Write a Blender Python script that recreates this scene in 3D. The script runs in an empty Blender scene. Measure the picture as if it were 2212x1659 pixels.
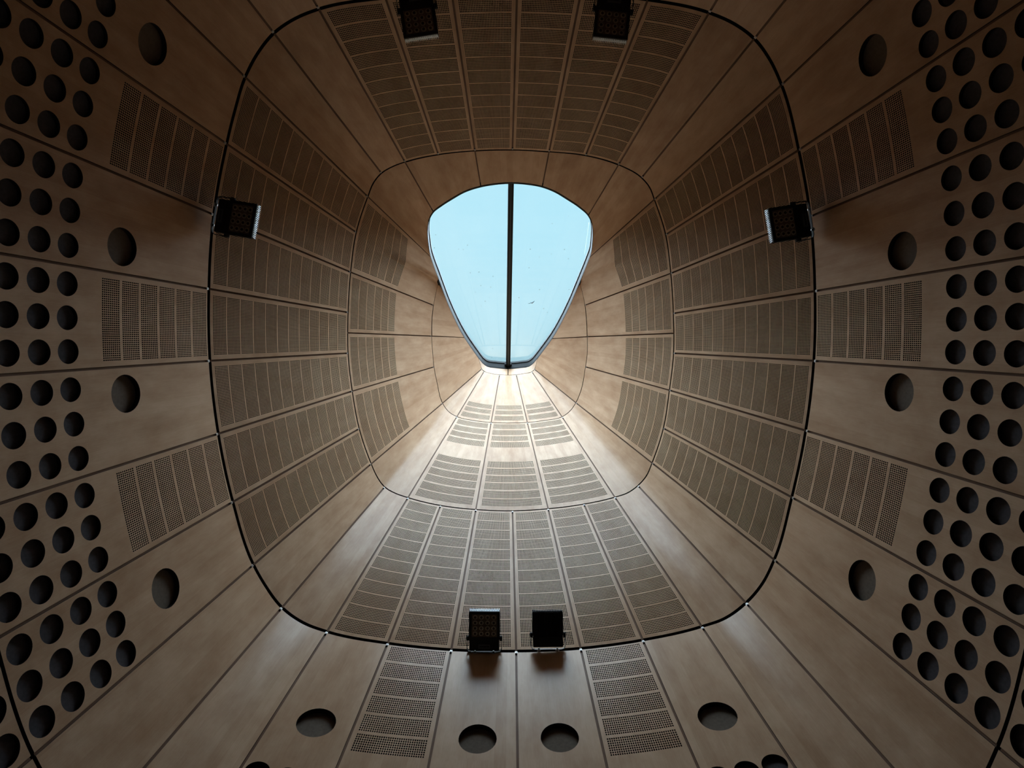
import bpy, math, bisect
from mathutils import Vector, Matrix
from mathutils.geometry import delaunay_2d_cdt

# ------------------------------------------------------------------ camera, sky, sun, exposure
F, CX, CY = 1475.0, 1106.0, 829.5          # focal length and centre in photograph pixels (2212 x 1659)
CAMZ = 1.6
scene = bpy.context.scene
cam_d = bpy.data.cameras.new('camera'); cam = bpy.data.objects.new('camera', cam_d)
scene.collection.objects.link(cam)
cam.location = (0, 0, CAMZ); cam.rotation_euler = (math.pi, 0, 0)
cam_d.sensor_width = 36; cam_d.lens = 36 * F / 2212; cam_d.clip_end = 200
scene.camera = cam

world = bpy.data.worlds.new('sky'); scene.world = world; world.use_nodes = True
wn = world.node_tree.nodes; wl = world.node_tree.links
bg = wn['Background']
tc = wn.new('ShaderNodeTexCoord'); nz = wn.new('ShaderNodeTexNoise'); nz.inputs['Scale'].default_value = 2.2
nz.inputs['Detail'].default_value = 3
cr = wn.new('ShaderNodeValToRGB')
cr.color_ramp.elements[0].position = .35; cr.color_ramp.elements[0].color = (.50, .86, 1.0, 1)
cr.color_ramp.elements[1].position = .68; cr.color_ramp.elements[1].color = (.64, .90, .99, 1)
wl.new(tc.outputs['Generated'], nz.inputs['Vector']); wl.new(nz.outputs['Fac'], cr.inputs['Fac'])
wl.new(cr.outputs['Color'], bg.inputs['Color']); bg.inputs['Strength'].default_value = 1.0

sun_d = bpy.data.lights.new('sun', 'SUN'); sun_d.energy = 35.0; sun_d.angle = math.radians(140)
sun_d.color = (.86, .98, 1.12)
sun = bpy.data.objects.new('sun', sun_d); scene.collection.objects.link(sun)
SUN_DIR = Vector((0.0, 2.6, -1.0)).normalized()        # direction the light travels
sun.rotation_euler = SUN_DIR.to_track_quat('-Z', 'Y').to_euler(); sun.location = (0, -6, 20)

vs = scene.view_settings
vs.view_transform = 'Standard'; vs.look = 'None'; vs.gamma = 1; vs.use_curve_mapping = False
vs.exposure = 0.0

# ------------------------------------------------------------------ helpers
def link(o):
    scene.collection.objects.link(o); return o
def empty(name, loc=(0, 0, 0), parent=None):
    o = bpy.data.objects.new(name, None); o.location = loc; o.empty_display_size = .1
    link(o)
    if parent: o.parent = parent
    return o
class MB:
    def __init__(s): s.v = []; s.f = []; s.uv = []; s.sm = []; s.mi = []
    def vert(s, p, uv=(0, 0)):
        s.v.append(tuple(p)); s.uv.append(uv); return len(s.v) - 1
    def face(s, idx, smooth=False, mi=0):
        s.f.append(tuple(idx)); s.sm.append(smooth); s.mi.append(mi)
    def quad(s, a, b, c, d, uvs=((0, 0),) * 4, mi=0, smooth=False):
        i = [s.vert(p, w) for p, w in zip((a, b, c, d), uvs)]; s.face(i, smooth, mi)
    def box(s, c, e, ax=None, mi=0):
        c = Vector(c); A = ax or (Vector((1, 0, 0)), Vector((0, 1, 0)), Vector((0, 0, 1)))
        P = [c + A[0] * (e[0] / 2 * x) + A[1] * (e[1] / 2 * y) + A[2] * (e[2] / 2 * z) for z in (-1, 1) for y in (-1, 1) for x in (-1, 1)]
        i = [s.vert(p) for p in P]
        for q in ((0, 2, 3, 1), (4, 5, 7, 6), (0, 1, 5, 4), (2, 6, 7, 3), (0, 4, 6, 2), (1, 3, 7, 5)):
            s.face([i[k] for k in q], False, mi)
    def bevel_box(s, c, e, b, mi=0):
        # box with chamfered edges along z (8-sided plan) and chamfered top/bottom
        c = Vector(c); x, y, z = e[0] / 2, e[1] / 2, e[2] / 2
        def ring(k, zz):
            xx, yy = x - k, y - k
            return [s.vert(c + Vector(p)) for p in ((xx - b, -yy, zz), (xx, -yy + b, zz), (xx, yy - b, zz), (xx - b, yy, zz),
                                                   (-xx + b, yy, zz), (-xx, yy - b, zz), (-xx, -yy + b, zz), (-xx + b, -yy, zz))]
        R = [ring(b * .6, -z), ring(0, -z + b * .6), ring(0, z - b * .6), ring(b * .6, z)]
        for r0, r1 in zip(R, R[1:]):
            for k in range(8): s.face([r0[k], r0[(k + 1) % 8], r1[(k + 1) % 8], r1[k]], False, mi)
        s.face(R[0][::-1], False, mi); s.face(R[-1], False, mi)
    def cyl(s, c, r, h, ax, n=20, mi=0, r2=None):
        c = Vector(c); a, b, d = ax; r2 = r if r2 is None else r2
        lo = []; hi = []
        for k in range(n):
            t = 2 * math.pi * k / n; w = a * math.cos(t) + b * math.sin(t)
            lo.append(s.vert(c + w * r - d * (h / 2))); hi.append(s.vert(c + w * r2 + d * (h / 2)))
        for k in range(n): s.face([lo[k], lo[(k + 1) % n], hi[(k + 1) % n], hi[k]], True, mi)
        s.face(lo[::-1], False, mi); s.face(hi, False, mi)
    def build(s, name, mats, parent=None):
        me = bpy.data.meshes.new(name); me.from_pydata(s.v, [], s.f)
        me.polygons.foreach_set('use_smooth', s.sm); me.polygons.foreach_set('material_index', s.mi)
        uvl = me.uv_layers.new(name='uv'); vi = [0] * len(me.loops); me.loops.foreach_get('vertex_index', vi)
        flat = []
        for k in vi: flat += [s.uv[k][0], s.uv[k][1]]
        uvl.data.foreach_set('uv', flat)
        for m in (mats if isinstance(mats, (list, tuple)) else [mats]): me.materials.append(m)
        me.update()
        o = link(bpy.data.objects.new(name, me))
        if parent: o.parent = parent
        return o

# ------------------------------------------------------------------ materials
def nodes_of(name):
    m = bpy.data.materials.new(name); m.use_nodes = True
    return m, m.node_tree.nodes, m.node_tree.links, m.node_tree.nodes['Principled BSDF']
def plain(name, col, rough=.6, metal=0, spec=.5, noise=0):
    m, n, l, b = nodes_of(name)
    b.inputs['Base Color'].default_value = (*col, 1); b.inputs['Roughness'].default_value = rough
    b.inputs['Metallic'].default_value = metal; b.inputs['Specular IOR Level'].default_value = spec
    if noise:
        t = n.new('ShaderNodeTexNoise'); t.inputs['Scale'].default_value = 40
        c = n.new('ShaderNodeTexCoord'); l.new(c.outputs['Object'], t.inputs['Vector'])
        mx = n.new('ShaderNodeMix'); mx.data_type = 'RGBA'
        mx.inputs['A'].default_value = (*[k * (1 - noise) for k in col], 1); mx.inputs['B'].default_value = (*[min(1, k * (1 + noise)) for k in col], 1)
        l.new(t.outputs['Fac'], mx.inputs['Factor']); l.new(mx.outputs['Result'], b.inputs['Base Color'])
    return m
def wood(name, dark, light, rough=.42, vary=.16, coat=.30):
    m, n, l, b = nodes_of(name)
    uv = n.new('ShaderNodeUVMap'); uv.uv_map = 'uv'
    oi = n.new('ShaderNodeObjectInfo')
    mul = n.new('ShaderNodeMath'); mul.operation = 'MULTIPLY'; mul.inputs[1].default_value = 57.0; l.new(oi.outputs['Random'], mul.inputs[0])
    cmb = n.new('ShaderNodeCombineXYZ'); l.new(mul.outputs[0], cmb.inputs['X']); l.new(mul.outputs[0], cmb.inputs['Y'])
    add = n.new('ShaderNodeVectorMath'); add.operation = 'ADD'; l.new(uv.outputs['UV'], add.inputs[0]); l.new(cmb.outputs[0], add.inputs[1])
    def noise(sx, sy, det, rough_):
        mp = n.new('ShaderNodeMapping'); mp.inputs['Scale'].default_value = (sx, sy, 1); l.new(add.outputs[0], mp.inputs['Vector'])
        t = n.new('ShaderNodeTexNoise'); t.inputs['Scale'].default_value = 1; t.inputs['Detail'].default_value = det
        t.inputs['Roughness'].default_value = rough_; l.new(mp.outputs[0], t.inputs['Vector']); return t
    g1 = noise(150, 5, 3, .6)           # fine grain running up the panel
    g2 = noise(5, 2.2, 4, .6)           # cloudy figure
    # veneer staves: each about 9 cm wide with its own tone
    sep = n.new('ShaderNodeSeparateXYZ'); l.new(add.outputs[0], sep.inputs[0])
    sx = n.new('ShaderNodeMath'); sx.operation = 'MULTIPLY'; sx.inputs[1].default_value = 10.5; l.new(sep.outputs['X'], sx.inputs[0])
    fl = n.new('ShaderNodeMath'); fl.operation = 'FLOOR'; l.new(sx.outputs[0], fl.inputs[0])
    wn_ = n.new('ShaderNodeTexWhiteNoise'); wn_.noise_dimensions = '1D'; l.new(fl.outputs[0], wn_.inputs['W'])
    def madd(a, k, c):
        t = n.new('ShaderNodeMath'); t.operation = 'MULTIPLY_ADD'; l.new(a, t.inputs[0]); t.inputs[1].default_value = k
        if isinstance(c, float): t.inputs[2].default_value = c
        else: l.new(c, t.inputs[2])
        return t.outputs[0]
    f = madd(g1.outputs['Fac'], .40, -.52)
    f = madd(g2.outputs['Fac'], 1.25, f)
    f = madd(wn_.outputs['Value'], .20, f)
    f = madd(oi.outputs['Random'], .20, f)
    rp = n.new('ShaderNodeValToRGB'); rp.color_ramp.elements[0].color = (*dark, 1); rp.color_ramp.elements[1].color = (*light, 1)
    l.new(f, rp.inputs['Fac']); l.new(rp.outputs['Color'], b.inputs['Base Color'])
    rr = madd(g2.outputs['Fac'], .18, rough - .09); l.new(rr, b.inputs['Roughness'])
    b.inputs['Specular IOR Level'].default_value = .0
    b.inputs['Coat Weight'].default_value = coat; b.inputs['Coat Roughness'].default_value = .24
    bp = n.new('ShaderNodeBump'); bp.inputs['Strength'].default_value = .05; bp.inputs['Distance'].default_value = .002
    l.new(g1.outputs['Fac'], bp.inputs['Height']); l.new(bp.outputs[0], b.inputs['Normal'])
    return m
M_WOOD = wood('maple veneer', (.42, .243, .138), (.70, .485, .325))
M_PERF = wood('perforated maple veneer', (.46, .29, .175), (.66, .475, .315), vary=.1)
M_BATTEN = wood('batten veneer', (.17, .095, .065), (.27, .17, .12), rough=.55, coat=.1)
M_BACK = plain('black acoustic backing', (.006, .005, .005), .95, spec=.1)
M_SKIRT = plain('shaded board edge', (.030, .020, .014), .9, spec=.2)  # sides of holes and joints near black, their shade put into the colour
M_CUP = plain('matt black recess side', (.02, .016, .014), .9, spec=.2)
M_FABRIC = plain('dark grey recess cloth', (.085, .078, .084), .9, spec=.2, noise=.35)
M_WELL = plain('brown grey recess cloth', (.15, .115, .088), .9, spec=.2, noise=.25)
M_CLIP = plain('bright galvanised clip', (.45, .43, .41), .4, metal=.6, noise=.1)
M_FRAME = plain('black painted steel frame', (.008, .011, .012), .55, spec=.25, noise=.2)
M_CAP = plain('grey gasket strip', (.05, .055, .065), .5)
M_BLACK = plain('black powder coated metal', (.006, .006, .006), .6, spec=.3, noise=.3)
M_LIT_EDGE = plain('sky lit pale edge', (.42, .47, .49), .35, metal=.3)  # light from the skylight on the housing edge, put into the colour
M_STEEL = plain('zinc plated steel', (.55, .56, .57), .3, metal=.9)
M_REFL = plain('bronze tinted reflector', (.17, .115, .07), .35, metal=.3, noise=.3)
M_RING = plain('pale lamp ring', (.46, .38, .27), .35, metal=.2)
M_LED = plain('brown led lens', (.045, .022, .010), .25)
M_PLATE = plain('grey rating plate', (.055, .055, .06), .5)
M_FLOOR = plain('dark stone floor', (.035, .03, .028), .7, noise=.25)
M_DEBRIS = plain('dark dry debris', (.02, .05, .06), .9)
M_WIRE = plain('grey wire', (.35, .42, .46), .6)
def glass():
    m = bpy.data.materials.new('clear dusty glass'); m.use_nodes = True
    n = m.node_tree.nodes; l = m.node_tree.links; n.remove(n['Principled BSDF'])
    out = n['Material Output']; tr = n.new('ShaderNodeBsdfTransparent'); tr.inputs['Color'].default_value = (.93, .985, 1, 1)
    gl = n.new('ShaderNodeBsdfGlossy'); gl.inputs['Roughness'].default_value = .03
    di = n.new('ShaderNodeBsdfDiffuse'); di.inputs['Color'].default_value = (.10, .14, .16, 1)
    fr = n.new('ShaderNodeFresnel'); fr.inputs['IOR'].default_value = 1.3
    mx = n.new('ShaderNodeMixShader'); l.new(fr.outputs[0], mx.inputs[0]); l.new(tr.outputs[0], mx.inputs[1]); l.new(gl.outputs[0], mx.inputs[2])
    c = n.new('ShaderNodeTexCoord')
    v = n.new('ShaderNodeTexVoronoi'); v.inputs['Scale'].default_value = 7; l.new(c.outputs['Object'], v.inputs['Vector'])
    r = n.new('ShaderNodeValToRGB'); r.color_ramp.elements[0].position = .05; r.color_ramp.elements[0].color = (.30, .30, .30, 1)
    r.color_ramp.elements[1].position = .10; r.color_ramp.elements[1].color = (.0, .0, .0, 1); l.new(v.outputs['Distance'], r.inputs['Fac'])
    n2 = n.new('ShaderNodeTexNoise'); n2.inputs['Scale'].default_value = 3; l.new(c.outputs['Object'], n2.inputs['Vector'])
    r2 = n.new('ShaderNodeValToRGB'); r2.color_ramp.elements[0].position = .5; r2.color_ramp.elements[1].position = .62
    l.new(n2.outputs['Fac'], r2.inputs['Fac'])
    mu = n.new('ShaderNodeMath'); mu.operation = 'MULTIPLY'; l.new(r.outputs['Color'], mu.inputs[0]); l.new(r2.outputs['Color'], mu.inputs[1])
    m2 = n.new('ShaderNodeMixShader'); l.new(mu.outputs[0], m2.inputs[0]); l.new(mx.outputs[0], m2.inputs[1]); l.new(di.outputs[0], m2.inputs[2])
    l.new(m2.outputs[0], out.inputs['Surface']); return m
M_GLASS = glass()

# ------------------------------------------------------------------ the funnel: horizontal joint loops and the sloping skylight plane
ZA, ZB, ZC, ZD = 7.0, 9.35, 11.5, 12.97
PA, PB = 13.56, 1.22                      # skylight plane  z = PA + PB*y  (camera at the origin)
def at(x, y, z): return Vector(((x - CX) / F * z, (y - CY) / F * z, z + CAMZ))
def on_plane(x, y):
    k = (y - CY) / F; return at(x, y, PA / (1 - PB * k))
def spline(pts, closed, n=10):
    out = []; N = len(pts)
    for i in range(N if closed else N - 1):
        if closed: p = [pts[(i + k) % N] for k in (-1, 0, 1, 2)]
        else: p = [pts[max(0, i - 1)], pts[i], pts[i + 1], pts[min(N - 1, i + 2)]]
        # centripetal-like: chord scaled tangents
        d0 = max(1e-6, math.dist(p[0], p[1])); d1 = max(1e-6, math.dist(p[1], p[2])); d2 = max(1e-6, math.dist(p[2], p[3]))
        for k in range(n):
            t = k / n; q = []
            for c in range(2):
                a, b_, c_, e = p[0][c], p[1][c], p[2][c], p[3][c]
                s1 = (b_ - a) / d0 if d0 > 1e-5 else (c_ - b_) / d1
                sm = (c_ - b_) / d1
                s2 = (e - c_) / d2 if d2 > 1e-5 else sm
                m1 = (s1 * d1 + sm * d0) / (d0 + d1) * d1; m2 = (sm * d2 + s2 * d1) / (d1 + d2) * d1
                q.append((2 * t**3 - 3 * t**2 + 1) * b_ + (t**3 - 2 * t**2 + t) * m1 + (-2 * t**3 + 3 * t**2) * c_ + (t**3 - t**2) * m2)
            out.append(tuple(q))
    if not closed: out.append(pts[-1])
    return out
class Loop:
    def __init__(s, px, P3, closed): s.px = px; s.P = P3; s.closed = closed
    def near(s, q): return min(range(len(s.px)), key=lambda i: (s.px[i][0] - q[0])**2 + (s.px[i][1] - q[1])**2)
    def arc(s, a, b, same=False):
        i, j = s.near(a), s.near(b); N = len(s.P)
        if i == j: return Arc([s.P[i], s.P[i]])
        if s.closed: idx = [(i + k) % N for k in range(((j - i) % N) + 1)]
        else: idx = list(range(i, j + 1)) if j > i else list(range(i, j - 1, -1))
        return Arc([s.P[k] for k in idx])
class Arc:
    def __init__(s, P):
        s.P = P; s.L = [0]
        for a, b in zip(P, P[1:]): s.L.append(s.L[-1] + (b - a).length)
        s.len = s.L[-1]
    def __call__(s, u):
        if s.len < 1e-6: return s.P[0].copy()
        d = u * s.len
        if d <= 0: return s.P[0] + (s.P[1] - s.P[0]).normalized() * d
        if d >= s.len: return s.P[-1] + (s.P[-1] - s.P[-2]).normalized() * (d - s.len)
        i = bisect.bisect_right(s.L, d) - 1; i = min(i, len(s.P) - 2)
        w = s.L[i + 1] - s.L[i]
        return s.P[i].lerp(s.P[i + 1], (d - s.L[i]) / w if w > 1e-9 else 0)

JA = [(1117,-17),(1254,-12),(1399,0),(1531.5,28),(1629,84),(1688,184),(1725,324.5),(1750,468),(1760,629),(1757.5,779.5),(1740,930),(1710,1074),
      (1672,1209),(1611,1302),(1515.5,1353),(1388,1382),(1254,1400),(1115,1406),(975,1403),(838,1389),(707,1364),(609.6,1312),(548,1219.5),
      (503.5,1084),(472,937),(454,779.5),(451.6,624),(462,464),(490,311),(530,167),(592,72),(689,20),(833,-4),(976,-14)]
JB = [(1107,324),(1186,328),(1265,336),(1336,356),(1386,384),(1413.5,431),(1438,507),(1449,590.5),(1454.5,677),(1455,763),(1446,843),(1433,925),
      (1408.5,1000),(1378,1049),(1328,1074),(1261,1089),(1184,1099),(1107,1103.5),(1028,1100.7),(952,1092),(881.5,1075),(831,1052),(802,1002),
      (776,926),(761,845),(752,763),(752,675),(757.5,588),(769.5,502),(794.5,425),(824,374),(875,350),(947,334),(1026,326)]
def with_extra(J, ex):
    out = []
    for i, p in enumerate(J):
        out.append(p)
        if i in ex: out.append(ex[i])
    return out
LA_px = spline(with_extra(JA, {3: (1586,52), 4: (1663,130), 12: (1646,1261), 13: (1566,1335), 20: (656,1345), 21: (572,1262), 28: (508,238), 29: (556,117), 30: (637,41)}), True)
LB_px = spline(with_extra(JB, {4: (1403,404), 12: (1397,1027), 13: (1355,1065), 20: (854,1065.5), 21: (813,1027), 29: (806,396), 30: (848,360)}), True)
LA = Loop(LA_px, [at(x, y, ZA) for x, y in LA_px], True)
LB = Loop(LB_px, [at(x, y, ZB) for x, y in LB_px], True)
S_top = [(1252,610),(1271,563),(1276,549),(1279.5,522),(1280,502),(1277,481),(1270,466.5),(1251,449),(1224,431),(1198,415.5),(1171,405),(1137.5,399),(1104,397),
         (1064,400),(1039,404.5),(1003.6,416),(977,431),(953.5,446),(937,459),(928,475),(924,502),(926,528),(930,553),(934,566),(948.5,605)][::-1]  # left -> right over the top
S_right = [(1252,610),(1228,666),(1192.7,731.5),(1161,774.5)]
S_bot = [(1161,774.5),(1149,788),(1143,792),(1126.6,794.8),(1097.6,797),(1072,795.3),(1051,791.5),(1044,786.5),(1034.5,775)]
S_left = [(1034.5,775),(1003,729),(970,662),(948.5,605)]
C_pts = [(1252,610),(1260,640),(1266,679),(1268.5,727.5),(1268,769.5),(1264,797),(1256,840),(1244,870),(1231,888),(1214,900.5),(1178,908),(1139,912.6),(1101,913.7),
         (1061,912.6),(1024,908.5),(987,900),(970,890),(956,871),(944,826),(937.5,792.6),(934.5,760),(932.5,726),(935,669.5),(940,640),(948.5,605)]
D_pts = [(1161,774.5),(1157.5,788),(1153.5,799.5),(1149,803),(1131,807),(1112,809.7),(1090,810),(1068.7,808.3),(1054,805),(1044.3,801.4),(1040.7,796.9),(1037,785),(1034.5,775)]
sT, sR, sB, sL = (spline(p, False, 6) for p in (S_top, S_right, S_bot, S_left))
cP = spline(C_pts, False, 6); dP = spline(D_pts, False, 6)
def flat(px, z): return [at(x, y, z) for x, y in px]
def slope(px): return [on_plane(x, y) for x, y in px]
LS = Loop(sT[:-1] + sR[:-1] + sB[:-1] + sL[:-1], slope(sT[:-1] + sR[:-1] + sB[:-1] + sL[:-1]), True)
LI2 = Loop(sT[:-1] + cP[:-1], slope(sT[:-1]) + flat(cP[:-1], ZC), True)
LC = Loop(cP, flat(cP, ZC), False)
LI3 = Loop(sR[:-1] + dP[:-1] + sL, slope(sR[:-1]) + flat(dP[:-1], ZD) + slope(sL), False)
LD = Loop(dP, flat(dP, ZD), False); LSB = Loop(sB, slope(sB), False)

AXC = (1106.0, 735.0)                     # where the radiating joints of the lowest ring meet
def zs(s): return 4.564 / (.442 * s + .21)
def low(p, s):                            # point p of loop A pushed out along the flare
    x = p.x / ZA * F + CX; y = p.y / ZA * F + CY
    return at(AXC[0] + s * (x - AXC[0]), AXC[1] + s * (y - AXC[1]), zs(s))

class Patch:
    """P(u,v): u along the joints, v from the outer to the inner joint; gaps in metres inside each edge"""
    def __init__(s, fn, gu=.010, g0=.010, g1=.010):
        s.fn = fn; s.gu = gu
        s.L = sum((fn(.5, (k + 1) / 12) - fn(.5, k / 12)).length for k in range(12))
        s.ga, s.gb = g0 / s.L, g1 / s.L
        s.wc = {}
        s.W = s.w(.0)
    def w(s, v):
        v = round(v, 4)
        if v not in s.wc: s.wc[v] = sum((s.fn((k + 1) / 6, v) - s.fn(k / 6, v)).length for k in range(6))
        return s.wc[v]
    def raw(s, u, v): return s.fn(u, v)
    def P(s, u, v):
        vv = s.ga + v * (1 - s.ga - s.gb)
        g = min(.45, s.gu / max(.001, s.w(vv)))
        return s.fn(g + u * (1 - 2 * g), vv)
    def N(s, u, v):                       # unit normal pointing away from the room
        e = .01
        u0, u1 = max(0, u - e), min(1, u + e); v0, v1 = max(0, v - e), min(1, v + e)
        a = s.P(u1, v) - s.P(u0, v)
        if a.length < 1e-5: a = s.P(u1, min(1, v + .1) if v < .5 else max(0, v - .1)) - s.P(u0, min(1, v + .1) if v < .5 else max(0, v - .1))
        b = s.P(u, v1) - s.P(u, v0)
        if b.length < 1e-5: b = s.P(.5, v1) - s.P(.5, v0)
        n = a.cross(b)
        if n.length < 1e-9: n = (s.P(1, .5) - s.P(0, .5)).cross(s.P(.5, 1) - s.P(.5, 0))
        n.normalize()
        p = s.P(u, v); z = p.z - CAMZ
        ax = at(1100, 728, z)
        return n if n.dot(p - ax) > 0 else -n
    def uvm(s, u, v): return ((u - .5) * s.W, v * s.L)

def facing(mb, idx, pts, out, smooth, mi=0):
    n = (pts[1] - pts[0]).cross(pts[2] - pts[0])
    mb.face(idx if n.dot(out) < 0 else idx[::-1], smooth, mi)

THICK = .022
def skirt(mb, pa, ring, depth=THICK, mi=1):
    base = [(pa.P(u, v), pa.N(u, v)) for u, v in ring]
    for (a, na), (b, nb) in zip(base, base[1:]):
        mb.quad(a, b, b + nb * depth, a + na * depth, mi=mi)
def lin(a, b, n): return [a + (b - a) * k / n for k in range(n + 1)]

def board(pa, wins=(), circles=(), nu=10, nv=6, mat=None):
    """timber panel: a sheet with rectangular windows (u0,u1,v0,v1) and round holes (u,v,r)"""
    mb = MB(); us = set(lin(0, 1, nu)); vs_ = set(lin(0, 1, nv))
    if not circles:
        for w in wins:
            us |= {w[0], w[1]}; vs_ |= {w[2], w[3]}
        us = sorted(us); vs_ = sorted(vs_)
        us = [x for i, x in enumerate(us) if i == 0 or x - us[i - 1] > 1e-6]; vs_ = [x for i, x in enumerate(vs_) if i == 0 or x - vs_[i - 1] > 1e-6]
        if wins:   # drop needless rows
            keep = {0, 1} | {w[2] for w in wins} | {w[3] for w in wins}
            vs_ = sorted(keep)
        G = [[pa.P(u, v) for u in us] for v in vs_]
        I = [[mb.vert(G[j][i], pa.uvm(us[i], vs_[j])) for i in range(len(us))] for j in range(len(vs_))]
        out = pa.N(.5, .5)
        for j in range(len(vs_) - 1):
            for i in range(len(us) - 1):
                cu, cv = (us[i] + us[i + 1]) / 2, (vs_[j] + vs_[j + 1]) / 2
                if any(w[0] < cu < w[1] and w[2] < cv < w[3] for w in wins): continue
                idx = [I[j][i], I[j][i + 1], I[j + 1][i + 1], I[j + 1][i]]
                pts = [G[j][i], G[j][i + 1], G[j + 1][i + 1]]
                if (pts[1] - pts[0]).length < 1e-6: pts = [G[j][i], G[j + 1][i + 1], G[j + 1][i]]
                facing(mb, idx, pts, out, True)
    else:
        L, W = pa.L, pa.W
        V = []; E = []
        def add_loop(pts):
            b = len(V); V.extend(pts); E.extend([(b + k, b + (k + 1) % len(pts)) for k in range(len(pts))])
        per = [(u, 0) for u in lin(0, 1, nu)[:-1]] + [(1, v) for v in lin(0, 1, nv)[:-1]] + [(u, 1) for u in lin(1, 0, nu)[:-1]] + [(0, v) for v in lin(1, 0, nv)[:-1]]
        add_loop(per)
        for w in wins:
            n = max(2, round((w[1] - w[0]) * nu))
            add_loop([(u, w[2]) for u in lin(w[0], w[1], n)] + [(u, w[3]) for u in lin(w[1], w[0], n)])
        loops = []
        for c in circles:
            lp = circ(pa, *c); loops.append(lp); add_loop(lp)
        def inside(u, v, m=0):
            if any(w[0] - m < u < w[1] + m and w[2] - m < v < w[3] + m for w in wins): return True
            for (cu, cv, r), lp in zip(circles, loops):
                du, dv = lp[0][0] - cu, lp[8][1] - cv
                if ((u - cu) / du)**2 + ((v - cv) / dv)**2 < (1 + m * 8)**2: return True
            return False
        for u in lin(0, 1, nu)[1:-1]:
            for v in lin(0, 1, nv)[1:-1]:
                if not inside(u, v, .02): V.append((u, v))
        r = delaunay_2d_cdt([Vector((a * 1.0, b * 1.6)) for a, b in V], E, [], 0, 1e-6)
        cv_ = [(p.x, p.y / 1.6) for p in r[0]]
        G = [pa.P(u, v) for u, v in cv_]
        I = [mb.vert(G[k], pa.uvm(*cv_[k])) for k in range(len(G))]
        out = pa.N(.5, .5)
        for f in r[2]:
            cu = sum(cv_[k][0] for k in f) / 3; cv2 = sum(cv_[k][1] for k in f) / 3
            if inside(cu, cv2): continue
            facing(mb, list(f), [G[k] for k in f], out, True)
    for ring in ([(u, 0) for u in lin(0, 1, nu)], [(1, v) for v in lin(0, 1, 3)], [(u, 1) for u in lin(1, 0, nu)], [(0, v) for v in lin(1, 0, 3)]):
        skirt(mb, pa, ring)
    return mb
def circ(pa, cu, cv, r, n=32):
    e = .01
    a = (pa.P(cu + e, cv) - pa.P(cu - e, cv)).length / (2 * e); b = (pa.P(cu, cv + e) - pa.P(cu, cv - e)).length / (2 * e)
    return [(cu + r / a * math.cos(2 * math.pi * k / n), cv + r / b * math.sin(2 * math.pi * k / n)) for k in range(n)]

def strip(pa, w, nu, nv, parent, d=.016, hole=.64):
    """one perforated strip: a lattice with nu x nv open holes"""
    u0, u1, v0, v1 = w; mb = MB(); fu = (1 - hole) / 2 * (u1 - u0) / nu; fv = (1 - hole) * .42 * (v1 - v0) / nv
    out = pa.N((u0 + u1) / 2, (v0 + v1) / 2)
    for i in range(nu + 1):
        u = u0 + (u1 - u0) * i / nu
        a, b = max(u0, u - fu), min(u1, u + fu)
        A, B, C_, D_ = pa.P(a, v0), pa.P(b, v0), pa.P(b, v1), pa.P(a, v1)
        q = [mb.vert(p, pa.uvm(u, v)) for p, v in ((A, v0), (B, v0), (C_, v1), (D_, v1))]
        facing(mb, q, [A, B, C_], out, False)
        o = out * d
        mb.quad(A, D_, D_ + o, A + o, mi=1); mb.quad(B, C_, C_ + o, B + o, mi=1)
    seg = 5
    back = out * .0006
    for j in range(nv + 1):
        v = v0 + (v1 - v0) * j / nv
        a, b = max(v0, v - fv), min(v1, v + fv)
        lo = [pa.P(u, a) + back for u in lin(u0, u1, seg)]; hi = [pa.P(u, b) + back for u in lin(u0, u1, seg)]
        for k in range(seg):
            q = [mb.vert(p, pa.uvm(u0 + (u1 - u0) * k / seg, v)) for p in (lo[k], lo[k + 1], hi[k + 1], hi[k])]
            facing(mb, q, [lo[k], lo[k + 1], hi[k + 1]], out, False)
            o = out * d
            mb.quad(lo[k], lo[k + 1], lo[k + 1] + o, lo[k] + o, mi=1); mb.quad(hi[k], hi[k + 1], hi[k + 1] + o, hi[k] + o, mi=1)
    return mb.build('perforated_strip', [M_PERF, M_SKIRT], parent)

def recess(pa, c, depth, mat, parent, label=None):
    lp = circ(pa, *c); mb = MB(); n = pa.N(c[0], c[1])
    top = [pa.P(u, v) for u, v in lp]; ctr = sum(top, Vector()) / len(top)
    bot = [p + n * depth for p in top]
    T = [mb.vert(p) for p in top]; B = [mb.vert(p) for p in bot]
    for k in range(len(T)): mb.face([T[k], T[(k + 1) % len(T)], B[(k + 1) % len(T)], B[k]], True, 1)
    B2 = [mb.vert(p) for p in bot]; c0 = mb.vert(ctr + n * depth)
    for k in range(len(T)): facing(mb, [B2[k], B2[(k + 1) % len(T)], c0], [bot[k], bot[(k + 1) % len(T)], ctr + n * depth], n, False)
    o = mb.build('round_recess', [mat, M_CUP], parent)
    if label: o['label'] = label
    return o

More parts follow.
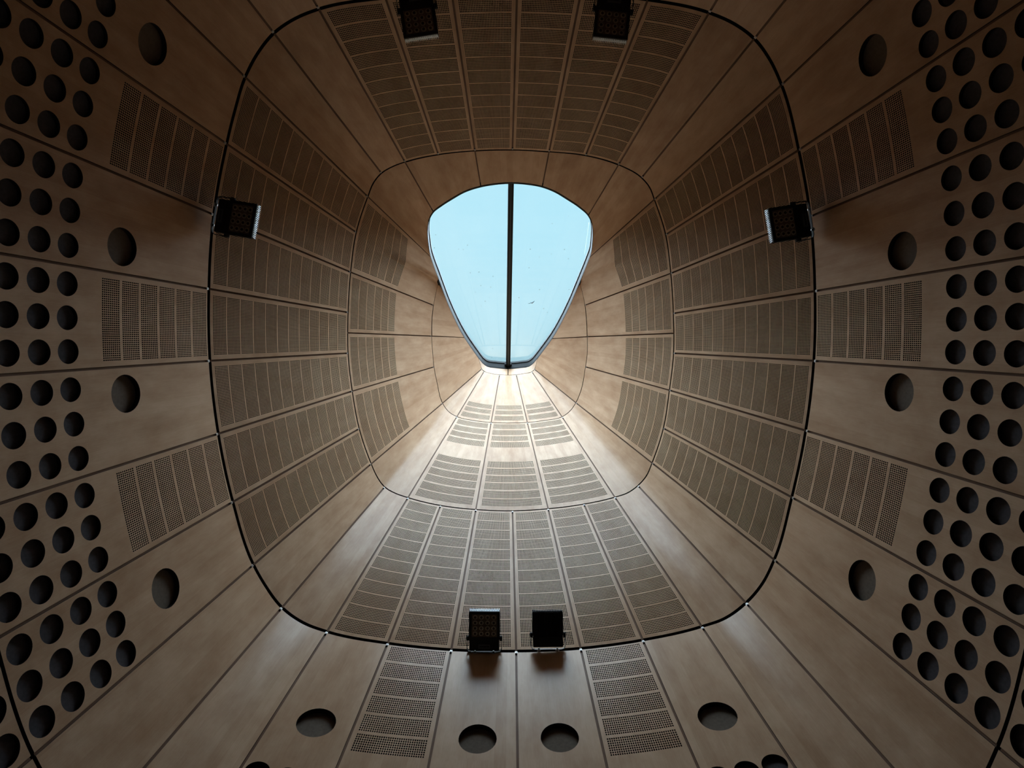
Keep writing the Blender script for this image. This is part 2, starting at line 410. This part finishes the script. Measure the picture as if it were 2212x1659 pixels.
BACKS = []
def backing(pas, parent, off=.11, ext=.03, top_open=()):
    mb = MB()
    for i, pa in enumerate(pas):
        v1 = 1.0 if i in top_open else 1 + ext
        us = lin(-ext, 1 + ext, 6); vv = lin(-ext, v1, 4)
        fn = pa.fn; n = {}
        G = [[fn(u, v) + pa.N(min(1, max(0, u)), min(1, max(0, v))) * off for u in us] for v in vv]
        I = [[mb.vert(p) for p in r] for r in G]
        for j in range(4):
            for k in range(6): mb.face([I[j][k], I[j][k + 1], I[j + 1][k + 1], I[j + 1][k]])
    o = mb.build('backing', M_BACK, parent); o['label'] = 'black backing seen in the joints and holes'
    return o
def batten(fnline, fnn, half, parent, n=4, v0=.0, v1=1.0, depth=.014):
    """strip of wood lying a little back in a radiating joint"""
    mb = MB(); rows = []
    for v in lin(v0, v1, n):
        p, t, nrm = fnline(v), fnline(min(1, v + .02)) - fnline(max(0, v - .02)), fnn(v)
        s = t.cross(nrm).normalized() * half
        rows.append((p - s + nrm * depth, p + s + nrm * depth, nrm))
    acc = 0
    for (a, b, n0), (c, d, n1) in zip(rows, rows[1:]):
        L = (c - a).length
        i = [mb.vert(a, (0, acc)), mb.vert(b, (.02, acc)), mb.vert(d, (.02, acc + L)), mb.vert(c, (0, acc + L))]; acc += L
        facing(mb, i, [a, b, d], n0, False)
        mb.quad(a, c, c + n1 * .01, a + n0 * .01); mb.quad(b, d, d + n1 * .01, b + n0 * .01)
    return mb.build('batten', M_BATTEN, parent)
def clip(p, t, n, parent, size=.021):
    t = t.normalized(); s = t.cross(n).normalized(); mb = MB()
    ax = (s, t, s.cross(t))
    mb.box(p + n * .006, (size, size * 1.15, .012), ax); mb.cyl(p, size * .22, .012, ax, 8)
    return mb.build('clip', M_CLIP, parent)

def struct(name, label):
    e = empty(name); e['kind'] = 'structure'; e['label'] = label; e['category'] = 'wall'
    return e

def lerpfn(a, b): return lambda u, v: a(u).lerp(b(u), v)

# ------------------------------------------------------------------ lowest ring in view (below joint A)
wall_low = struct('wall_lower', 'flared lowest ring of brown timber panels with rows of round holes')
SE = 1.85
def lowfn(i, s0=1.0, s1=SE):
    a = LA.arc(JA[i], JA[(i + 1) % 34])
    return lambda u, v: low(a(u), s0 + (s1 - s0) * v)
def s2v(pa, s, s0=1.0, s1=SE): 
    v = (s - s0) / (s1 - s0); return (v - pa.ga) / (1 - pa.ga - pa.gb)
STRIP_S = [(1.009, 1.0536), (1.0605, 1.1066), (1.113, 1.163), (1.170, 1.2236), (1.231, 1.286), (1.294, 1.353)]
PERF_LOW = {6, 8, 10, 15, 18, 24 - 1, 26 - 1, 28 - 1}
HOLES = set(range(5, 12)) | {14, 15, 16, 17, 18, 19} | set(range(22, 29))
WELLS = [(331,97),(265,535),(273,849),(359,1270),(684,1560),(1032,1595),(1209,1592),(1549,1546),(1861,1252),(1941,846),(1948,544),(1884,121)]
ROWS = [1.467, 1.563, 1.669, 1.786]
def find_us(fn, q):
    best = None
    u0, u1, v0, v1 = 0, 1, 0, 1
    for it in range(5):
        best = min(((proj(fn(u, v), q), u, v) for u in lin(u0, u1, 8) for v in lin(v0, v1, 8)))
        du, dv = (u1 - u0) / 8, (v1 - v0) / 8
        u0, u1, v0, v1 = best[1] - du, best[1] + du, best[2] - dv, best[2] + dv
    return best
def proj(p, q):
    z = p.z - CAMZ; return math.hypot(p.x / z * F + CX - q[0], p.y / z * F + CY - q[1])
low_patches = []
for i in range(34):
    pa = Patch(lowfn(i), gu=.011, g0=.016, g1=.012); low_patches.append(pa)
    wins = []; circles = []; kinds = []
    side = i in (6, 8, 10, 23, 25, 27)
    if i in PERF_LOW:
        for a, b in STRIP_S: wins.append((.055, .945, s2v(pa, a), s2v(pa, b)))
    if i in HOLES:
        for s in ROWS:
            for u in (.17, .5, .83): circles.append((u, s2v(pa, s), .0965)); kinds.append(0)
    for wq in WELLS:
        d, u, v = find_us(pa.fn, wq)
        if d < 6 and -.001 < u < 1.001: circles.append((u, v, .164)); kinds.append(1)
    mb = board(pa, wins, circles, nu=12, nv=10)
    o = mb.build('panel', [M_WOOD, M_SKIRT], wall_low)
    for w in wins: strip(pa, w, 38 if side else 32, 9 if side else 8, o)
    for c, k in zip(circles, kinds):
        recess(pa, c, .05 if k else .036, M_WELL if k else M_FABRIC, o, 'larger grey-brown round recess' if k else None)
    a0 = JA[i]; arc0 = LA.arc(JA[i], JA[(i + 1) % 34]); p0 = arc0(0)
    nn = lambda v, pa=pa: pa.N(0, v)
    batten(lambda v, p0=p0: low(p0, 1.006 + (SE - .012 - 1.0) * v), nn, .012, wall_low, n=2)
    clip(low(p0, 1.0045), low(p0, 1.02) - p0, pa.N(0, 0), wall_low, .024)
backing(low_patches, wall_low, .13)

wall_base = struct('wall_base', 'timber panels below the lowest curved joint in the picture corners')
base_patches = []
for i in range(34):
    pa = Patch(lowfn(i, SE, 3.2), gu=.011, g0=.012, g1=.010); base_patches.append(pa)
    circles = []
    if i in HOLES:
        for s in (1.925, 2.065, 2.225, 2.40):
            for u in (.17, .5, .83): circles.append((u, s2v(pa, s, SE, 3.2), .0965))
    o = board(pa, (), circles, nu=12, nv=8).build('panel', [M_WOOD, M_SKIRT], wall_base)
    if i in (22, 28, 11, 12, 5, 23, 27, 10, 6):
        for c in circles: recess(pa, c, .036, M_FABRIC, o)
    else:
        for c in circles[:6]: recess(pa, c, .036, M_FABRIC, o)
    p0 = LA.arc(JA[i], JA[(i + 1) % 34])(0)
    batten(lambda v, p0=p0: low(p0, SE + .01 + (3.2 - SE - .02) * v), lambda v, pa=pa: pa.N(0, v), .012, wall_base, n=2)
backing(base_patches, wall_base, .13)
# unseen wall down to the floor, kept dark to cut bounce light, and the floor
mb = MB(); N = len(LA.P); top = [low(p, 3.2) for p in LA.P[::3]]
ctr = sum(top, Vector()) / len(top)
top = [p + (p - ctr).normalized() * .02 for p in top]
T = [mb.vert(p, (k * .2, 0)) for k, p in enumerate(top)]; B = [mb.vert(Vector((p.x, p.y, 0)), (k * .2, 4)) for k, p in enumerate(top)]
for k in range(len(T)): mb.face([T[k], T[(k + 1) % len(T)], B[(k + 1) % len(T)], B[k]], True)
o = mb.build('wall_foot', plain('dark unseen wall', (.05, .042, .036), .8)); o['kind'] = 'structure'; o['label'] = 'plain unseen wall from the panels down to the floor, dark to cut bounce light'; o['category'] = 'wall'
mb = MB()
mb.face([mb.vert((p.x * 1.06, p.y * 1.06, 0)) for p in top]); i0 = [mb.vert((p.x * 1.06, p.y * 1.06, -.1)) for p in top]; mb.face(i0[::-1])
for k in range(len(top)): mb.face([k, (k + 1) % len(top), i0[(k + 1) % len(top)], i0[k]])
o = mb.build('floor', M_FLOOR); o['kind'] = 'structure'; o['label'] = 'dark stone floor under the light shaft'; o['category'] = 'floor'

# ------------------------------------------------------------------ middle ring (joint A to joint B)
wall_mid = struct('wall_middle', 'wide ring of perforated and plain timber panels between the two full joints')
PERF_MID = {0, 1, 2} | set(range(6, 13)) - {12} | {12 - 0} | {15 - 1 + 1, 16, 17, 18, 19, 15, 14 + 0} | set(range(22, 29)) | {31, 32, 33}
PERF_MID = {0, 1, 2, 5, 6, 7, 8, 9, 10, 11, 14, 15, 16, 17, 18, 19, 22, 23, 24, 25, 26, 27, 28, 31, 32, 33}
mid = []
for i in range(34):
    j = (i + 1) % 34
    a, b = LA.arc(JA[i], JA[j]), LB.arc(JB[i], JB[j])
    pa = Patch(lerpfn(a, b), gu=.011, g0=.016, g1=.012); mid.append(pa)
    wins = []
    side = 5 <= i <= 11 or 22 <= i <= 28
    if i in PERF_MID:
        m0, m1, gp = .016, .014, .0075
        step = (1 - m0 - m1 + gp) / 12
        for k in range(12): wins.append((.065, .935, m0 + k * step, m0 + k * step + step - gp))
    o = board(pa, wins, nu=10, nv=5).build('panel', [M_WOOD, M_SKIRT], wall_mid)
    for w in wins: strip(pa, w, 38 if side else 32, 9 if side else 8, o)
    line = lambda v, a=a, b=b: a(0).lerp(b(0), v)
    batten(line, lambda v, pa=pa: pa.N(0, v), .012, wall_mid, v0=.006, v1=.985)
    clip(line(.9935), line(1) - line(.9), pa.N(0, 1), wall_mid, .018)
backing(mid, wall_mid, .13)

# ------------------------------------------------------------------ upper ring (joint B to joint C or the skylight edge)
wall_up = struct('wall_upper', 'narrowing ring of timber panels around and below the skylight')
J2 = [((1186,328),(1171,405)),((1336,356),(1270,466.5)),((1413.5,431),(1274,555)),((1449,590.5),(1264,661.5)),((1456,718),(1268.5,727.5)),((1446,843),(1264.5,792)),
      ((1408.5,1000),(1244,871)),((1328,1074),(1214,900.5)),((1184,1099),(1139,912.6)),((1028,1100.7),(1061,912.6)),((881.5,1075),(987,900)),((802,1002),(956,871)),
      ((761,845),(937.5,792)),((752,718),(932.5,726)),((757.5,588),(935.5,661.5)),((794.5,425),(931,555)),((875,350),(937,459)),((1026,326),(1039,404.5))]
def ty(y, y0, z0, y1, z1):                # picture height -> fraction along a straight line in space
    a, b = (y0 - CY) * z0, (y1 - CY) * z1; k = y - CY
    return (a - k * z0) / (k * (z1 - z0) - (b - a))
Y2 = [(1095,1079.3),(1077,1062),(1058.7,1044.5),(1042.3,1029),(1026,1013),(1010.5,997.6),(966.6,955),(952,942),(939.4,929),(926,916)]
Y3 = [(909,899.5),(895.7,887.5),(885,876)]
up = []; open_ = []
for i in range(18):
    j = (i + 1) % 18
    a, b = LB.arc(J2[i][0], J2[j][0]), LI2.arc(J2[i][1], J2[j][1])
    if i in (2, 14):
        def fn(u, v, a=a, b=b, i=i):
            k = (.60 / .503) + (1 - .60 / .503) * (u if i == 2 else 1 - u)
            vv = v * k if v < .503 else .503 * k + (v - .503) * (1 - .503 * k) / .497
            return a(u).lerp(b(u), vv)
    else: fn = lerpfn(a, b)
    pa = Patch(fn, gu=.009, g0=.011, g1=.009 if 2 < i < 14 else .004); up.append(pa)
    if i in (14, 15, 16, 17, 0, 1, 2): open_.append(i)
    wins = []
    if i in (2, 3, 4, 5, 11, 12, 13, 14):
        m0, end, gp = .020, .503, .0085
        step = (end - m0 + gp) / 6
        for k in range(6): wins.append((.06, .94, m0 + k * step, m0 + k * step + step - gp))
    elif i in (7, 8, 9):
        for y0, y1 in Y2: wins.append((.06, .94, ty(y0, 1103.5, ZB, 913.7, ZC), ty(y1, 1103.5, ZB, 913.7, ZC)))
    o = board(pa, wins, nu=10, nv=5).build('panel', [M_WOOD, M_SKIRT], wall_up)
    for w in wins: strip(pa, w, {2: 46, 3: 40, 4: 38, 5: 50, 11: 50, 12: 38, 13: 40, 14: 46}.get(i, 44), 9 if i not in (7, 8, 9) else 7, o)
    line = lambda v, a=a, b=b: a(0).lerp(b(0), v)
    batten(line, lambda v, pa=pa: pa.N(0, v), .010, wall_up, v0=.004, v1=.985 if 2 < i < 15 else .998)
    if 2 < i < 15: clip(line(.992), line(1) - line(.9), pa.N(0, 1), wall_up, .015)
backing(up, wall_up, .10, top_open=open_)

# ------------------------------------------------------------------ topmost panels (joint C to D and the skylight edge)
wall_top = struct('wall_top', 'small topmost timber panels at the narrow end of the shaft')
J3 = [((1252,610),(1252,610)),((1268.5,727.5),(1192.7,731.5)),((1244,870),(1154.5,797)),((1214,900.5),(1149,803)),((1139,912.6),(1116.7,809.5)),
      ((1061,912.6),(1080,809.5)),((987,900),(1045,801.9)),((956,871),(1041,797)),((932.5,726),(1003,729)),((948.5,605),(948.5,605))]
tp = []; bt = []
for i in range(9):
    a, b = LC.arc(J3[i][0], J3[i + 1][0]), LI3.arc(J3[i][1], J3[i + 1][1])
    pa = Patch(lerpfn(a, b), gu=.008, g0=.008, g1=.006); tp.append(pa)
    wins = []
    if i in (3, 4, 5):
        for y0, y1 in Y3: wins.append((.06, .94, ty(y0, 913.7, ZC, 809.8, ZD), ty(y1, 913.7, ZC, 809.8, ZD)))
    o = board(pa, wins, nu=12, nv=5).build('panel', [M_WOOD, M_SKIRT], wall_top)
    for w in wins: strip(pa, w, 38, 7, o)
    if i > 0:
        line = lambda v, a=a, b=b: a(0).lerp(b(0), v)
        batten(line, lambda v, pa=pa: pa.N(0, v), .009, wall_top, v0=.004, v1=.985)
        if 2 <= i <= 7: clip(line(.99), line(1) - line(.9), pa.N(0, 1), wall_top, .013)
Dm, Sm = (1097.5, 810), (1097.6, 797)
for (d0, d1, s0, s1) in ((D_pts[0], Dm, S_bot[0], Sm), (Dm, D_pts[-1], Sm, S_bot[-1])):
    a, b = LD.arc(d0, d1), LSB.arc(s0, s1)
    pa = Patch(lerpfn(a, b), gu=.007, g0=.007, g1=.003); tp.append(pa)
    board(pa, nu=10, nv=2).build('panel', [M_WOOD, M_SKIRT], wall_top)
backing(tp, wall_top, .07, top_open=(0, 1, 7, 8, 9, 10))

# ------------------------------------------------------------------ skylight: sloping steel frame, two panes, mullion
win = empty('window_1'); win['kind'] = 'structure'; win['category'] = 'skylight'; win['label'] = 'rounded triangular skylight with two panes and a black central bar'
NRM = Vector((0, -PB, 1)).normalized()
SP = LS.P; ctr = sum(SP, Vector()) / len(SP)
def outw(k):
    t = SP[(k + 1) % len(SP)] - SP[k - 1]; o_ = t.cross(NRM).normalized()
    return o_ if o_.dot(SP[k] - ctr) > 0 else -o_
HT = .155
OW = [outw(k) for k in range(len(SP))]
mb = MB(); rings = []
prof = [(.000, -.004), (-.004, .03), (-.004, HT - .03), (-.016, HT - .022), (-.016, HT + .02), (.28, HT + .02), (.28, -.01), (.02, -.01)]
for k, p in enumerate(SP): rings.append([mb.vert(p + OW[k] * a + NRM * b) for a, b in prof])
for k in range(len(SP)):
    r0, r1 = rings[k], rings[(k + 1) % len(SP)]
    for m in range(len(prof)): mb.face([r0[m], r1[m], r1[(m + 1) % len(prof)], r0[(m + 1) % len(prof)]])
mb.build('frame', M_FRAME, win)
it = LS.near((1104, 397)); ib = LS.near((1097.6, 797)); NS = len(SP)
def pane(idx):
    mb = MB(); lo = [mb.vert(SP[k] + OW[k] * .01 + NRM * (HT - .012)) for k in idx]; hi = [mb.vert(SP[k] + OW[k] * .01 + NRM * (HT + .0)) for k in idx]
    mb.face(lo); mb.face(hi[::-1])
    for k in range(len(idx)): mb.face([lo[k], lo[(k + 1) % len(idx)], hi[(k + 1) % len(idx)], hi[k]])
    return mb.build('pane', M_GLASS, win)
pane([(it + k) % NS for k in range((ib - it) % NS + 1)]); pane([(ib + k) % NS for k in range((it - ib) % NS + 1)])
pt, pb_ = SP[it] + NRM * (HT - .05), SP[ib] + NRM * (HT - .05)
ty_ = (pb_ - pt).normalized(); tx_ = ty_.cross(NRM).normalized(); L = (pb_ - pt).length
mb = MB(); mid_p = (pt + pb_) / 2
mb.box(mid_p, (.062, L, .070), (tx_, ty_, NRM)); mb.box(mid_p + NRM * .03, (.086, L, .016), (tx_, ty_, NRM))
mb.build('mullion', M_FRAME, win)
mb = MB(); mb.box(mid_p - NRM * .040, (.013, L, .010), (tx_, ty_, NRM)); mb.build('gasket', M_CAP, win)
mb = MB()
for sx_ in (-1, 1): mb.box(pb_ - ty_ * .03 + tx_ * .05 * sx_ - NRM * .01, (.035, .05, .05), (tx_, ty_, NRM))
mb.build('mullion_bracket', M_FRAME, win)

def glass_at(x, y, up_=.0):
    d = at(x, y, 1) - Vector((0, 0, CAMZ)); p0 = SP[0] + NRM * (HT + up_) ; o0 = Vector((0, 0, CAMZ))
    return o0 + d * ((p0 - o0).dot(NRM) / d.dot(NRM))
# scrap of debris lying on the right pane
c = glass_at(1150, 653, .006); mb = MB()
def tube(mb, pts, r, n=6, mi=0):
    prev = None
    for k, p in enumerate(pts):
        t = (pts[min(k + 1, len(pts) - 1)] - pts[max(0, k - 1)]).normalized(); a = t.orthogonal().normalized(); b = t.cross(a)
        rr = r[k] if isinstance(r, list) else r
        ring = [mb.vert(p + a * rr * math.cos(2 * math.pi * q / n) + b * rr * math.sin(2 * math.pi * q / n)) for q in range(n)]
        if prev:
            for q in range(n): mb.face([prev[q], prev[(q + 1) % n], ring[(q + 1) % n], ring[q]], True, mi)
        else: mb.face(ring[::-1], True, mi)
        prev = ring
    mb.face(prev, True, mi)
g = lambda x, y: glass_at(x, y, .012)
tube(mb, [g(1146, 653), g(1149, 654.5), g(1151, 653), g(1155, 650)], [.004, .014, .013, .004])
tube(mb, [g(1141, 655.5), g(1144, 655.5), g(1148, 654)], [.003, .006, .004])
o = mb.build('debris_scrap', M_DEBRIS); o['label'] = 'tiny dark scrap of debris lying on the right pane of the skylight'; o['category'] = 'leaf'
mb = MB(); tube(mb, [glass_at(x, y, .012) for x, y in ((1272,481),(1270,500),(1267,518),(1264,540),(1262,552))], .003)
o = mb.build('wire', M_WIRE); o['label'] = 'thin pale wire hanging over the right edge of the skylight glass'; o['category'] = 'wire'

# ------------------------------------------------------------------ floodlights
def floodlight(label, W, Hh, back=False, arm=None, group='black floodlights round the lower joint'):
    """local frame: x across, y away from the wall (towards the shaft's axis), z up; lamp window looks down (-z)"""
    e = empty('floodlight'); e['label'] = label; e['category'] = 'floodlight'; e['group'] = group
    k = W / .31; T = .055 * k
    y0, y1 = .045 * k, Hh
    X, Y, Z = Vector((1, 0, 0)), Vector((0, 1, 0)), Vector((0, 0, 1))
    f = -1 if not back else 1             # side on which the lamps are
    # housing: lamp tray with raised rim
    m = MB(); cy = (y0 + .10 * k + y1) / 2; hy = y1 - y0 - .10 * k
    m.bevel_box((0, cy, 0), (W, hy, T), .008 * k); m.build('housing', M_BLACK, e)
    r = MB(); zf = f * T / 2
    for sx in (-1, 1): r.box((sx * (W / 2 - .014 * k), cy, zf + f * .006), (.028 * k, hy, .012))
    for sy in (-1, 1): r.box((0, cy + sy * (hy / 2 - .014 * k), zf + f * .006), (W - .056 * k, .028 * k, .012))
    r.build('bezel', M_BLACK, e)
    # cooling fins on the other face
    fm = MB(); nf = 19
    for q in range(nf): fm.box((-W / 2 + W * (q + .5) / nf, cy, -zf - f * .010), (.005 * k, hy - .01, .022))
    fm.build('cooling_fins', M_BLACK, e)
    fm = MB()                              # toothed far edge, the sky light on it painted pale
    for q in range(nf): fm.box((-W / 2 + W * (q + .5) / nf, y1 + .006, -f * .006), (.006 * k, .014, T * .9))
    fm.box((0, y1 + .0015, 0), (W * .97, .003, T * .85)); fm.build('edge_fins', M_LIT_EDGE if not back else M_BLACK, e)
    # 4 x 4 lamps in square reflector cells
    lx, ly = W - .062 * k, hy - .062 * k
    tr = MB(); tr.box((0, cy, zf + f * .001), (lx, ly, .002)); tr.build('reflector', M_REFL, e)
    cr_ = MB()
    for q in range(5):
        cr_.box((-lx / 2 + lx * q / 4, cy, zf + f * .006), (.003, ly, .010)); cr_.box((0, cy - ly / 2 + ly * q / 4, zf + f * .006), (lx, .003, .010))
    cr_.build('reflector_grid', M_REFL, e)
    for a in range(4):
        for b in range(4):
            c_ = (-lx / 2 + lx * (a + .5) / 4, cy - ly / 2 + ly * (b + .5) / 4, zf + f * .005)
            lm = MB(); lm.cyl(c_, lx * .095, .008, (X, Y, Z * f), 16, mi=1, r2=lx * .085); lm.cyl((c_[0], c_[1], c_[2] + f * .004), lx * .052, .006, (X, Y, Z * f), 12, mi=0)
            lm.build('lamp', [M_LED, M_RING], e)
    # driver box with rating plate near the wall
    d = MB(); d.bevel_box((0, y0 + .045 * k, -f * .004), (W * .97, .105 * k, T * 1.05), .006 * k); dr = d.build('driver_box', M_BLACK, e)
    p_ = MB(); p_.box((.0, y0 + .030 * k, zf + f * .0015), (W * .39, .042 * k, .004)); pl = p_.build('rating_plate', M_PLATE, dr)
    p_ = MB(); p_.box((.0, y0 + .030 * k, zf + f * .004), (W * .30, .012 * k, .002)); p_.build('plate_band', M_BLACK, dr)
    # side knobs, U bracket, fixing bolts
    for sx in (-1, 1):
        kb = MB(); kb.cyl((sx * (W / 2 + .012 * k), y0 + .105 * k, 0), .026 * k, .026 * k, (Y, Z, X * sx), 12); kb.build('knob', M_BLACK, e)
    br = MB(); xw = W / 2 + .018 * k; yb = .012
    path = [Vector((-xw, y0 + .10 * k, 0)), Vector((-xw, yb + .035, 0)), Vector((-xw + .012, yb + .010, 0)), Vector((-xw + .04, yb, 0)),
            Vector((xw - .04, yb, 0)), Vector((xw - .012, yb + .010, 0)), Vector((xw, yb + .035, 0)), Vector((xw, y0 + .10 * k, 0))]
    for a, b in zip(path, path[1:]):
        t = (b - a).normalized(); s_ = t.cross(Z)
        br.box((a + b) / 2, ((b - a).length + .004, .005, .040 * k), (t, s_, Z))
    br.build('bracket', arm or M_BLACK, e)
    for sx in (-1, 1):
        bo = MB(); bo.cyl((sx * W * .30, .004, 0), .020 * k, .016, (X, Z, -Y), 14); bo.cyl((sx * W * .30, .018, 0), .009 * k, .016, (X, Z, -Y), 8); bo.build('bolt', M_STEEL, e)
    return e
def place(e, p, inward, tilt=0, roll=0):
    y = Vector(inward).normalized(); z = Vector((0, 0, 1)); x = y.cross(z).normalized(); z = x.cross(y)
    M = Matrix((x, y, z)).transposed().to_4x4(); M.translation = p
    e.matrix_world = M @ Matrix.Rotation(math.radians(tilt), 4, 'X') @ Matrix.Rotation(math.radians(roll), 4, 'Y')
def inward(x, y, z, tx, ty): return at(tx, ty, z) - at(x, y, z)
e = floodlight('black floodlight at the bottom of the shaft with its sixteen brown lamps facing down', .315, .43)
place(e, at(1046, 1411, 6.97), inward(1046,1411,7,1047,1300), tilt=2)
e = floodlight('black floodlight at the bottom of the shaft turned over, showing plain fins and bright bolts', .315, .385, back=True, arm=M_STEEL)
place(e, at(1184, 1405, 6.97), inward(1184,1405,7,1183,1300), tilt=10)
e = floodlight('black floodlight on the left wall casting a shadow on the panel beside it', .345, .435)
place(e, at(461, 464, 6.9), inward(461,464,7,561,481), tilt=0)
e = floodlight('black floodlight on the right wall above the round hole', .345, .435)
place(e, at(1754, 474, 6.9), inward(1754,474,7,1654,490), tilt=0)
e = floodlight('left of the two black floodlights above the skylight', .345, .46)
place(e, at(896, -17, 6.8), inward(896,-17,7,911,83), tilt=0)
e = floodlight('right of the two black floodlights above the skylight', .345, .46)
place(e, at(1328, -13, 6.8), inward(1328,-13,7,1317,87), tilt=0)
